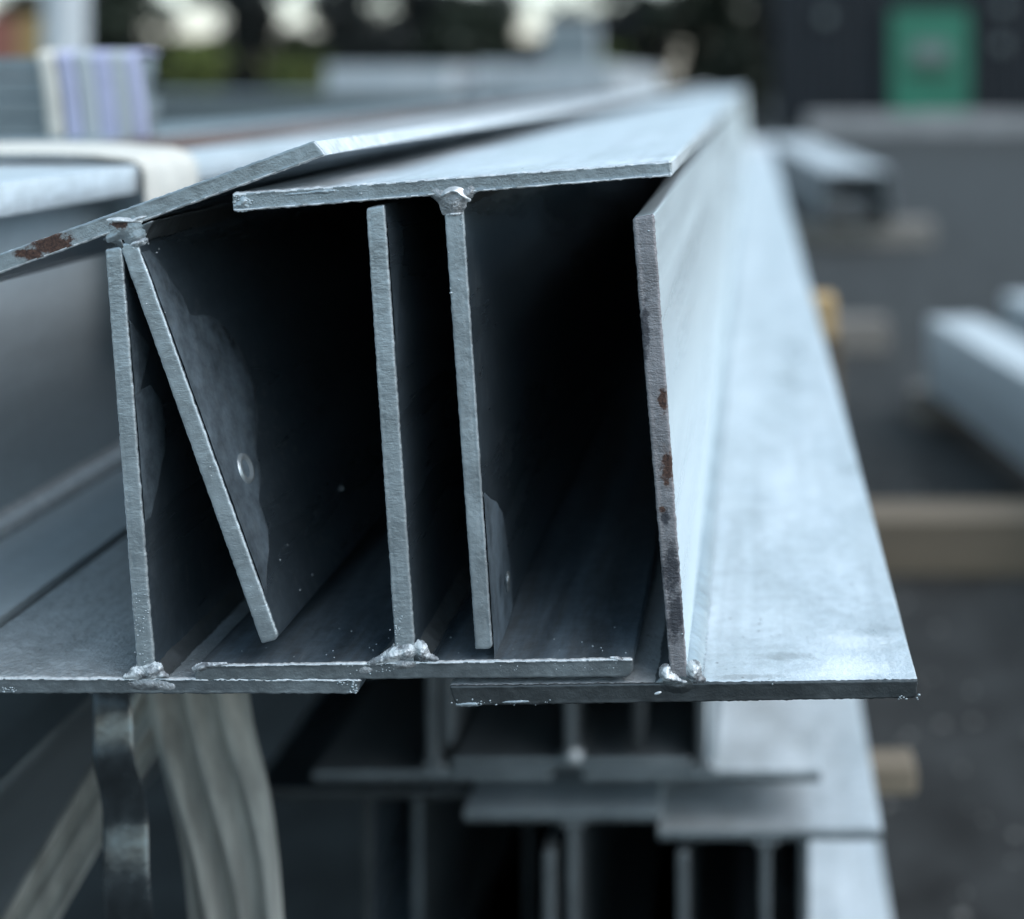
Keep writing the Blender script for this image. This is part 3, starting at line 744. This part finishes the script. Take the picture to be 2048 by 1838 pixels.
# neighbouring stack on the left
GN = 'galvanised T-beams of the next stack on the left'
tbeam(-0.456, HC - 0.279, True, 0.55, 'upright T-beam left of the top layer, its grey web seen through the gap', GN, half=0.09, halfR=0.077, height=0.2015, L=6.0, m_top_=m_fweb, m_web=m_fweb, m_wl=m_lip, wk=1.7)
tbeam(-0.520, HC - 0.058, False, 0.55, 'upside-down T-beam of the left stack under the cream sling', GN, half=0.1, halfR=0.1, tf=0.019, height=0.21, L=6.0, m_top_=m_top)
tbeam(-0.760, HC - 0.070, False, 0.9, 'upside-down T-beam furthest left, beyond the rusty bar', GN, half=0.12, halfR=0.12, L=6.0)
tbeam(-0.530, 0.600, False, 0.50, 'dark upside-down T-beam at the lower left below the grey flange', GN, half=0.1, halfR=0.1, height=0.21, L=5.8)
tbeam(-0.900, HC - 0.28, True, 0.9, 'upright T-beam behind the left stack, mostly hidden', GN, height=0.21, L=6.0, weld=False)
tbeam(-0.62, HC - 0.279, True, 0.9, 'upright T-beam carrying the furthest left flange', GN, height=0.2, half=0.06, L=6.0, weld=False)

# ------------------------------------------------------------------ timbers
def timber(x0, x1, y0, y1, z0, z1, label, mat=m_wood_grey, group='timber bearers under the steel'):
    base = Vector(((x0 + x1) / 2, (y0 + y1) / 2, z0))
    o = boxes_mesh('timber_bearer', [(x0, x1, y0, y1, z0, z1)], mat, None, base, bevel=0.005)
    bm = bmesh.new(); bm.from_mesh(o.data)
    bmesh.ops.subdivide_edges(bm, edges=[e for e in bm.edges if e.calc_length() > 0.3], cuts=6)
    for v in bm.verts: v.co += 0.004 * noise.noise_vector(v.co * 5 + base)
    bm.to_mesh(o.data); bm.free()
    return tag(o, label, 'timber', group, 'thing')
Y = lambda Z: Z - Z0
timber(-1.1, 0.108, Y(1.82), Y(1.88), 0.664, 0.7175, 'fresh yellow timber end poking out beside the bright flange edge', m_wood_new)
timber(-1.1, 0.09, Y(4.9), Y(5.0), 0.664, 0.7175, 'spacer timber far back under the top layer', m_wood)
timber(0.056, 0.147, Y(1.27), Y(1.310), 0.349, 0.3745, 'short timber end sticking out under the bottom layer flange', m_wood_long)
timber(-0.5, 0.04, Y(2.4), Y(2.46), 0.396, 0.4225, 'thin spacer timber between the lower layers, deep inside', m_wood_grey)
timber(-0.55, 0.12, Y(4.4), Y(4.46), 0.396, 0.4225, 'thin spacer timber far back between the lower layers', m_wood_grey)
timber(-0.9, 1.6, Y(2.82), Y(2.955), 0.0, 0.114, 'long brown timber bearer lying on the asphalt to the right of the stack', m_wood_long)
timber(-0.9, 0.50, Y(5.15), Y(5.30), 0.0, 0.110, 'grey timber end on the asphalt behind the yellow one', m_wood_grey)
timber(-0.9, 0.118, Y(1.86), Y(1.95), 0.54, 0.66, 'brown timber block below the yellow timber end', m_wood)
timber(0.46, 1.2, Y(4.05), Y(4.17), 0.0, 0.10, 'grey timber under the end of the pale beam on the right', m_wood_grey)
timber(0.20, 1.1, Y(8.5), Y(8.75), 0.0, 0.13, 'worn timber in front of the distant beam bundle', m_wood_grey)

# ------------------------------------------------------------------ I-beams in the yard on the right
def ibeam(name, p, yaw, Lx, h, wd, label, cat, group, mat, mat_e):
    e = empty(name, p, label, cat, group); e.rotation_euler = (0, 0, yaw)
    for nm, b in (('flange', (-wd / 2, wd / 2, 0, Lx, h - 0.016, h)), ('web', (-0.006, 0.006, 0, Lx, 0.0155, h - 0.0155)), ('flange', (-wd / 2, wd / 2, 0, Lx, 0, 0.016))):
        boxes_mesh(nm, [b], mat, e, bevel=0.002)
    return e
def box_section(p, yaw, Lx, h, wd, label):
    e = empty('box_section', p, label, 'steel section', 'loose sections in the yard'); e.rotation_euler = (0, 0, yaw)
    t = 0.008
    for nm, b in (('top_plate', (-wd / 2, wd / 2, 0, Lx, h - t, h)), ('bottom_plate', (-wd / 2, wd / 2, 0, Lx, 0, t)),
                  ('side_plate', (-wd / 2, -wd / 2 + t, 0.002, Lx, t + 0.0005, h - t - 0.0005)), ('side_plate', (wd / 2 - t, wd / 2, 0.002, Lx, t + 0.0005, h - t - 0.0005)),
                  ('end_cap', (-wd / 2 + t + 0.001, wd / 2 - t - 0.001, 0.004, 0.012, t + 0.001, h - t - 0.001))):
        boxes_mesh(nm, [b], m_pale if nm == 'top_plate' else m_fweb, e, bevel=0.002)
    return e
box_section(Vector((0.578, Y(4.05), 0.103)), math.radians(180 + 9), 3.6, 0.21, 0.15, 'long pale steel section lying on timber at the right edge')
box_section(Vector((0.86, Y(4.5), 0.103)), math.radians(180 + 9), 3.6, 0.21, 0.12, 'second pale steel section partly seen behind the long one at the right edge')
def channel(p, yaw, Lx, h, wd, label):
    """channel lying open side down: top plate coloured as skylit, two sides, dark hollow end"""
    e = empty('steel_channel', p, label, 'steel channel', 'channels of the small distant pile'); e.rotation_euler = (0, 0, yaw)
    t = 0.012
    boxes_mesh('top_plate', [(-wd / 2, wd / 2, 0, Lx, h - t, h)], m_pale, e, bevel=0.005)
    for sx in (-1, 1):
        x0, x1 = sorted((sx * wd / 2, sx * (wd / 2 - t)))
        boxes_mesh('side_plate', [(x0, x1, 0.002, Lx, 0, h - t - 0.0005)], m_back, e, bevel=0.003)
    return e
channel(Vector((0.62, Y(8.3), 0.1305)), math.radians(4), 4.6, 0.17, 0.42, 'lower channel of the small distant pile beside the bright flange')
channel(Vector((0.615, Y(8.2), 0.301)), math.radians(4), 4.6, 0.17, 0.38, 'upper pale channel of the small distant pile beside the bright flange')

# ------------------------------------------------------------------ slings, rusty bar and wrapped bundle on the left stack
def ribbon(name, path, wvec, thick, mat, parent=None, base=Vector((0, 0, 0)), fold=0.0, folds=3, nw=24, seed=0, sub=10, wend=None):
    """strip of cloth following a smooth path; wvec = half width vector"""
    pts = []
    n = len(path)
    for i in range(n - 1):
        p_1, p_a, p_b, p_2 = [Vector(path[max(0, min(n - 1, i + k))]) for k in (-1, 0, 1, 2)]
        for t in range(sub):
            u = t / sub
            pts.append(0.5 * ((2 * p_a) + (p_b - p_1) * u + (2 * p_1 - 5 * p_a + 4 * p_b - p_2) * u * u + (3 * p_a - p_1 - 3 * p_b + p_2) * u ** 3))
    pts.append(Vector(path[-1]))
    verts, faces = [], []
    m = len(pts)
    for side in (0, 1):
        for i, p in enumerate(pts):
            tg = (pts[min(m - 1, i + 1)] - pts[max(0, i - 1)]).normalized()
            s = i / (m - 1)
            wv = Vector(wvec) if wend is None else Vector(wvec).lerp(Vector(wend), s)
            nn = tg.cross(wv).normalized()
            for j in range(nw + 1):
                u = -1 + 2 * j / nw
                f = fold * (math.sin(u * folds * math.pi + 2.2 * math.sin(s * 3 + seed) + seed) + 0.8 * noise.noise(Vector((u * 2.5, s * 4, seed))))
                th = thick * (0.5 if side else -0.5) * math.sqrt(max(0.02, 1 - u ** 8))
                verts.append(p + wv * u + nn * (f + th))
    W = nw + 1; K = m * W
    for i in range(m - 1):
        for j in range(nw):
            a = i * W + j
            faces.append((a, a + 1, a + W + 1, a + W)); faces.append((K + a, K + a + W, K + a + W + 1, K + a + 1))
        for j in (0, nw):
            a = i * W + j
            faces.append((a, a + W, K + a + W, K + a) if j == 0 else (a, K + a, K + a + W, a + W))
    for i in (0, m - 1):
        for j in range(nw):
            a = i * W + j; faces.append((a, K + a, K + a + 1, a + 1))
    o = new_obj(name, verts, faces, mat, parent, base); fix_normals(o); return o

GT = HC - 0.058
b = Vector((-0.52, Y(1.0), GT))
sl = empty('lifting_sling', b, 'cream lifting sling laid over the left stack and folded down over its edge', 'sling')
ribbon('webbing', [(-0.64, Y(1.0), GT + 0.006), (-0.56, Y(1.0), GT + 0.0085), (-0.48, Y(1.0), GT + 0.0085), (-0.44, Y(1.0), GT + 0.006), (-0.42, Y(1.0), GT + 0.002), (-0.414, Y(1.0), GT - 0.012),
                   (-0.416, Y(1.0), GT - 0.05), (-0.43, Y(1.0), GT - 0.10)], (0, 0.045, 0), 0.006, m_sling, sl, b, fold=0.0008)
# hanging sling below the top layer, two tails
zu = HC - 0.283
b = Vector((-0.345, Y(0.86), zu - 0.16))
sl = empty('lifting_sling', b, 'grey folded cloth sling hanging in two tails below the lower left flange', 'sling')
ribbon('tail', [(-0.358, Y(0.88), zu), (-0.350, Y(0.87), zu - 0.05), (-0.335, Y(0.85), zu - 0.11), (-0.318, Y(0.85), zu - 0.19), (-0.312, Y(0.86), zu - 0.30)], (0.035, 0, 0), 0.004, m_sling_grey, sl, b,
       fold=0.0060, folds=3.1, seed=1, wend=(0.025, 0.006, 0))
ribbon('tail', [(-0.352, Y(0.90), zu), (-0.350, Y(0.90), zu - 0.05), (-0.372, Y(0.90), zu - 0.10), (-0.425, Y(0.89), zu - 0.19), (-0.48, Y(0.88), zu - 0.29)], (0.018, 0.006, 0.0), 0.004, m_sling_grey, sl, b,
       fold=0.004, folds=2.2, seed=3, wend=(0.02, 0.004, 0.004))
# glossy dark steel band
b = Vector((-0.35, Y(0.76), zu - 0.15))
m_band = galv('dark_glossy_band', k=0.5, metal=0.95, rough=(0.12, 0.32), bump=0.15, bdist=0.001, big=50, mott=0.45, fine=160, specks=0.6)
bd = empty('steel_band', b, 'dark shiny steel band hanging in front of the cloth sling', 'steel strap')
ribbon('strap', [(-0.3555, Y(0.762), zu + 0.0), (-0.3525, Y(0.760), zu - 0.03), (-0.3495, Y(0.763), zu - 0.055), (-0.346, Y(0.758), zu - 0.085), (-0.342, Y(0.762), zu - 0.115), (-0.337, Y(0.754), zu - 0.16), (-0.328, Y(0.76), zu - 0.24)],
       (0.0085, 0, 0), 0.0012, m_band, bd, b, wend=(0.014, 0, 0))
# rusty flat bar on the left stack
b = Vector((-0.53, 2.2, GT))
rb = boxes_mesh('flat_bar', [(-0.565, -0.472, 0.44, 5.0, GT + 0.0002, GT + 0.0045)], m_rust, None, b, bevel=0.001)
tag(rb, 'rusty brown flat bar lying along the left stack', 'steel bar', kind='thing')
# bundle of flat steel bars wrapped by a striped sling
bz = GT + 0.005
b = Vector((-0.62, Y(1.4), bz))
bun = empty('bar_bundle', b, 'small bundle of galvanised bars strapped on the left stack', 'steel bundle')
for i in range(4):
    o_ = 0.004 * math.sin(i * 2.1)
    boxes_mesh('bar', [(-0.82, -0.556 + o_, Y(1.27), Y(1.305), bz + i * 0.0185, bz + i * 0.0185 + 0.018)], m_back, bun, b, bevel=0.0015)
b2 = Vector((-0.56, Y(1.25), bz))
s2 = empty('striped_sling', b2, 'lavender striped webbing sling wrapped round the small bar bundle', 'sling')
zt = bz + 0.075
for (x, hw, mt) in ((-0.632, 0.0075, m_sling), (-0.615, 0.0070, m_violet), (-0.599, 0.0080, m_white), (-0.583, 0.0080, m_violet), (-0.568, 0.0070, m_white), (-0.555, 0.0060, m_violet)):
    ribbon('stripe', [(x - 0.006, Y(1.31), zt + 0.002), (x - 0.006, Y(1.29), zt + 0.004), (x - 0.004, Y(1.258), zt + 0.001), (x, Y(1.255), zt - 0.012), (x + 0.004, Y(1.256), zt - 0.045), (x + 0.006, Y(1.258), bz + 0.001)],
           (hw, 0, 0), 0.004, mt, s2, b2, nw=6)

# ------------------------------------------------------------------ farther stacks
def tube_bundle(x0, y0, cols, rows, s, Lx, z0, label, yaw=0.0):
    b = Vector((x0, y0, z0))
    e = empty('tube_bundle', b, label, 'steel bundle', 'tube bundles in the middle distance'); e.rotation_euler = (0, 0, yaw)
    t = s * 0.45
    vs, fs = [], []
    for (a, yy) in ((0, 0), (t, 0), (0, Lx), (t, Lx)):
        vs += [(a, yy, a), (s - a, yy, a), (s - a, yy, s - a), (a, yy, s - a)]
    for k in range(4):
        k2 = (k + 1) % 4
        fs += [(k, k2, 4 + k2, 4 + k), (8 + k, 12 + k, 12 + k2, 8 + k2), (k, 8 + k, 8 + k2, k2), (4 + k, 4 + k2, 12 + k2, 12 + k)]
    me = bpy.data.meshes.new('tube'); me.from_pydata(vs, [], fs); me.materials.append(m_white)
    for i in range(cols):
        for j in range(rows):
            o = bpy.data.objects.new('tube', me); COL.objects.link(o); o.parent = e
            o.location = (i * (s + 0.002), rnd.uniform(-0.04, 0.04), j * (s + 0.001))
    return e
for i, (x, wd) in enumerate(((-2.7, 8), (-1.85, 9))):
    pass
tube_bundle(-2.75, Y(9.0), 7, 9, 0.11, 5, 0.10, 'pale bundle of square tubes behind the tilted flange')
tube_bundle(-1.85, Y(9.4), 8, 9, 0.11, 5, 0.12, 'pale bundle of square tubes nearest the bright top flange')
timber(-2.9, -0.8, Y(9.6), Y(9.75), 0.0, 0.10, 'timber under the pale tube bundles', m_wood)
timber(-2.9, -0.8, Y(12.4), Y(12.55), 0.0, 0.10, 'rear timber under the pale tube bundles', m_wood)
GX = 'long beams lying crosswise behind the stacks'
for k, (yy, zz) in enumerate(((7.4, 0.72), (7.75, 0.72), (8.1, 0.72))):
    e = empty('cross_beam', Vector((-2.4, Y(yy), zz)), ('nearest grey beam lying crosswise behind the stack', 'middle grey beam lying crosswise behind the stack', 'rearmost grey beam lying crosswise behind the stack')[k], 'steel beam', GX)
    for nm, bb in (('flange', (-4, 2.0, -0.15, 0.15, 0.19, 0.21)), ('web', (-4, 2.0, -0.008, 0.008, 0.0195, 0.1905)), ('flange', (-4, 2.0, -0.15, 0.15, 0, 0.02))):
        boxes_mesh(nm, [bb], m_back, e, bevel=0.002)
for xx in (-5.5, -1.2):
    boxes = [(xx - 0.06, xx + 0.06, Y(7.2), Y(8.35), 0.0, 0.719)]
    base = Vector((xx, Y(7.8), 0))
    e = empty('trestle', base, 'steel trestle carrying the crosswise beams, ' + ('far left' if xx < -3 else 'right of the pair'), 'trestle')
    boxes_mesh('top_rail', [(xx - 0.06, xx + 0.06, Y(7.2), Y(8.35), 0.62, 0.719)], m_navy, e, base)
    for yy in (7.3, 8.25):
        boxes_mesh('leg', [(xx - 0.04, xx + 0.04, Y(yy) - 0.04, Y(yy) + 0.04, 0, 0.619)], m_navy, e, base)

# ------------------------------------------------------------------ far background
# kerb / concrete barrier
b = Vector((8, Y(26), 0))
cb = empty('concrete_barrier', b, 'low grey concrete barrier running along the dark shed', 'barrier')
for i in range(6):
    x = 1.0 + i * 2.02
    boxes_mesh('block', [(x, x + 2.0, Y(26), Y(26.5), 0, 0.36 + 0.02 * (i % 2))], m_concrete, cb, b, bevel=0.03)
# dark corrugated shed with green door
b = Vector((6, Y(28), 0))
shed = empty('shed', b, 'dark navy corrugated shed in the far right background', 'building')
vs, fs = [], []
x, i = 0.5, 0
prof = []
while x < 16:
    prof += [(x, 0.0), (x + 0.09, 0.0), (x + 0.12, 0.05), (x + 0.21, 0.05)]; x += 0.24
for (xx, d) in prof:
    vs += [(xx, Y(28) - d, 0), (xx, Y(28) - d, 4.2)]
for i in range(len(prof) - 1):
    fs.append((2 * i, 2 * i + 2, 2 * i + 3, 2 * i + 1))
new_obj('wall', vs, fs, m_navy, shed, b, smooth=False)
boxes_mesh('roof', [(0.3, 16.2, Y(27.7), Y(34), 4.2, 4.35)], m_navy, shed, b)
boxes_mesh('wall', [(0.5, 0.6, Y(28.1), Y(34), 0, 4.2)], m_navy, shed, b, bevel=0)
d0, d1 = (1782 - VX) * 27.8 / F, (1940 - VX) * 27.8 / F
door = boxes_mesh('door', [(d0, d1, Y(27.8), Y(27.9), 0.10, 2.40)], m_green, shed, b, bevel=0.02)
door['label'] = 'green door with a pale sign'
boxes_mesh('sign', [(d0 + 0.42, d1 - 0.42, Y(27.76), Y(27.799), 1.38, 1.75)], m_sign, door, b, bevel=0.005)
boxes_mesh('crash_bar', [(d0 + 0.35, d1 - 0.35, Y(27.72), Y(27.799), 1.14, 1.24)], m_bark, door, b, bevel=0.01)
for fa, fb in ((d0 - 0.1, d0 - 0.003), (d1 + 0.003, d1 + 0.1)):
    boxes_mesh('frame', [(fa, fb, Y(27.78), Y(27.93), 0, 2.5)], m_navy, door, b, bevel=0.01)
for (lx, lz) in ((d1 + 0.62, 1.7), (d1 + 0.65, 2.45), (d0 - 1.3, 2.25)):
    boxes_mesh('wall_lamp', [(lx - 0.10, lx + 0.10, Y(27.75), Y(27.9), lz - 0.10, lz + 0.10)], m_sign, shed, b, bevel=0.04)

def shrub(X, Zd, w_, top, label, mat, n=1500, leaf=0.16, seed=0, group='dark trees along the yard edge', low=0.1, name='tree'):
    r = random.Random(seed); x = (X - VX) * Zd / F
    base = Vector((x, Y(Zd), 0))
    e = empty(name, base, label, 'tree' if name == 'tree' else 'shrub', group)
    vs, fs = [], []
    def limb(p, q, ra, rb, sd=7):
        st = len(vs); ax = (q - p).normalized(); s = ax.cross(Vector((0.3, 1, 0.2))).normalized(); t = ax.cross(s)
        for c, rr in ((p, ra), (p.lerp(q, 0.5) + s * ra * 0.3, (ra + rb) / 2), (q, rb)):
            for k in range(sd):
                th = 2 * math.pi * k / sd; vs.append(c + (s * math.cos(th) + t * math.sin(th)) * rr)
        for k in range(2):
            for j in range(sd): fs.append((st + k * sd + j, st + k * sd + (j + 1) % sd, st + (k + 1) * sd + (j + 1) % sd, st + (k + 1) * sd + j))
    limb(base, base + Vector((0.1, 0, top * 0.6)), 0.13, 0.06)
    for k in range(7):
        h = top * r.uniform(0.15, 0.55); a = r.uniform(0, 6.28)
        limb(base + Vector((0.05, 0, h)), base + Vector((math.cos(a) * w_ * 0.6, math.sin(a) * w_ * 0.5, min(top * 0.9, h + r.uniform(0.3, 1.0)))), 0.045, 0.012, 5)
    new_obj('trunk', vs, fs, m_bark, e, base)
    lv, lf = [], []
    cl = [(Vector((r.gauss(0, 0.45) * w_, r.gauss(0, 0.4) * w_, low + (top - low) * r.uniform(0.05, 0.93))), r.uniform(0.25, 0.55)) for _ in range(34)]
    for _ in range(n):
        c, cr = r.choice(cl)
        p = base + c + Vector((r.gauss(0, cr * 0.55), r.gauss(0, cr * 0.55), r.gauss(0, cr * 0.5)))
        if p.z < 0.03 or p.z > top + 0.1: continue
        s = leaf * r.uniform(0.5, 1.2)
        u = Vector((r.uniform(-1, 1), r.uniform(-1, 1), r.uniform(-1, 1))).normalized(); v = u.cross(Vector((r.uniform(-1, 1), r.uniform(-1, 1), r.uniform(-1, 1)))).normalized()
        st = len(lv); lv += [p - u * s, p + v * s * 0.45, p + u * s, p - v * s * 0.45]; lf.append((st, st + 1, st + 2, st + 3))
    new_obj('crown', lv, lf, mat, e, base, smooth=False)
    return e
TR = [(225, 36, 1.5, 3.8, 'dark tree behind the strapped bundle'), (375, 37, 1.2, 2.0, 'low dark tree under the first pale gap at upper left'), (495, 36, 1.2, 4.6, 'tall dark tree at upper left between two pale gaps'),
      (620, 38, 1.3, 2.3, 'low dark tree under the second pale gap'), (740, 36, 1.6, 4.6, 'tall dark tree near the top centre'), (860, 37, 1.5, 4.0, 'dark tree at the top centre'),
      (950, 36, 1.0, 3.2, 'dark tree just left of the brightest gap'), (1080, 39, 1.2, 2.0, 'low dark tree under the brightest gap'), (1260, 35, 1.6, 4.8, 'dark tree right of the brightest gap'),
      (1400, 36, 1.6, 4.6, 'dark tree beside the shed corner'), (1510, 38, 1.5, 4.6, 'dark tree touching the shed wall'), (90, 38, 1.8, 3.4, 'dark tree behind the pale post')]
for i, (X, Zd, wd, tp, lb) in enumerate(TR):
    shrub(X, Zd, wd, tp, lb, m_leaf_dark if i % 3 else m_leaf_mid, n=6500, leaf=0.19, seed=i + 11)
shrub(395, 30, 0.55, 1.75, 'yellow green shrub left of the dark trees', m_leaf_lime, n=900, leaf=0.1, seed=41, group='bright shrubs', name='shrub')
shrub(610, 31, 0.5, 1.55, 'yellow green shrub at the foot of the dark trees', m_leaf_lime, n=700, leaf=0.1, seed=42, group='bright shrubs', name='shrub')
shrub(1190, 31, 0.5, 1.8, 'small green shrub beside the grey cabinet', m_leaf_lime, n=700, leaf=0.1, seed=43, group='bright shrubs', name='shrub')
# pale post, brick wall, grey cabinet
b = P(130, 330, 7.0); b.z = 0
po = empty('post', b, 'thick pale post behind the strapped bundle', 'post')
def cyl(name, c, r0, r1, z0, z1, mat, parent, base, n=20):
    vs, fs = [], []
    for (rr, z) in ((r0, z0), (r0 * 0.98, z0 + (z1 - z0) * 0.97), (r1, z1)):
        for k in range(n): vs.append(Vector((c.x + rr * math.cos(2 * math.pi * k / n), c.y + rr * math.sin(2 * math.pi * k / n), z)))
    for i in range(2):
        for k in range(n): fs.append((i * n + k, i * n + (k + 1) % n, i * n + n + (k + 1) % n, i * n + n + k))
    fs.append(tuple(2 * n + k for k in range(n)))
    return new_obj(name, vs, fs, mat, parent, base)
cyl('shaft', b, 0.105, 0.09, 0, 1.9, m_white, po, b); cyl('foot', b, 0.18, 0.15, 0, 0.05, m_concrete, po, b)
b = Vector((-17.5, Y(30), 0))
bw = empty('brick_wall', b, 'red brick wall at the upper left corner', 'wall')
boxes_mesh('wall_body', [(-22, -15.75, Y(30.02), Y(30.3), 0, 2.35)], m_brick, bw, b, bevel=0.01)
boxes_mesh('end_post', [(-15.74, -15.2, Y(30), Y(30.35), 0, 2.4)], m_ochre, bw, b, bevel=0.02)
b = P(1140, 300, 24); b.z = 0
cbn = empty('cabinet', b, 'grey metal cabinet in front of the far trees', 'cabinet')
boxes_mesh('body', [(b.x - 0.45, b.x + 0.45, b.y, b.y + 0.5, 0.1, 2.0)], m_white, cbn, b, bevel=0.02)
boxes_mesh('plinth', [(b.x - 0.5, b.x + 0.5, b.y - 0.05, b.y + 0.55, 0, 0.1)], m_concrete, cbn, b, bevel=0.01)
boxes_mesh('door', [(b.x - 0.42, b.x + 0.42, b.y - 0.02, b.y - 0.001, 0.15, 1.95)], m_back, cbn, b, bevel=0.004)
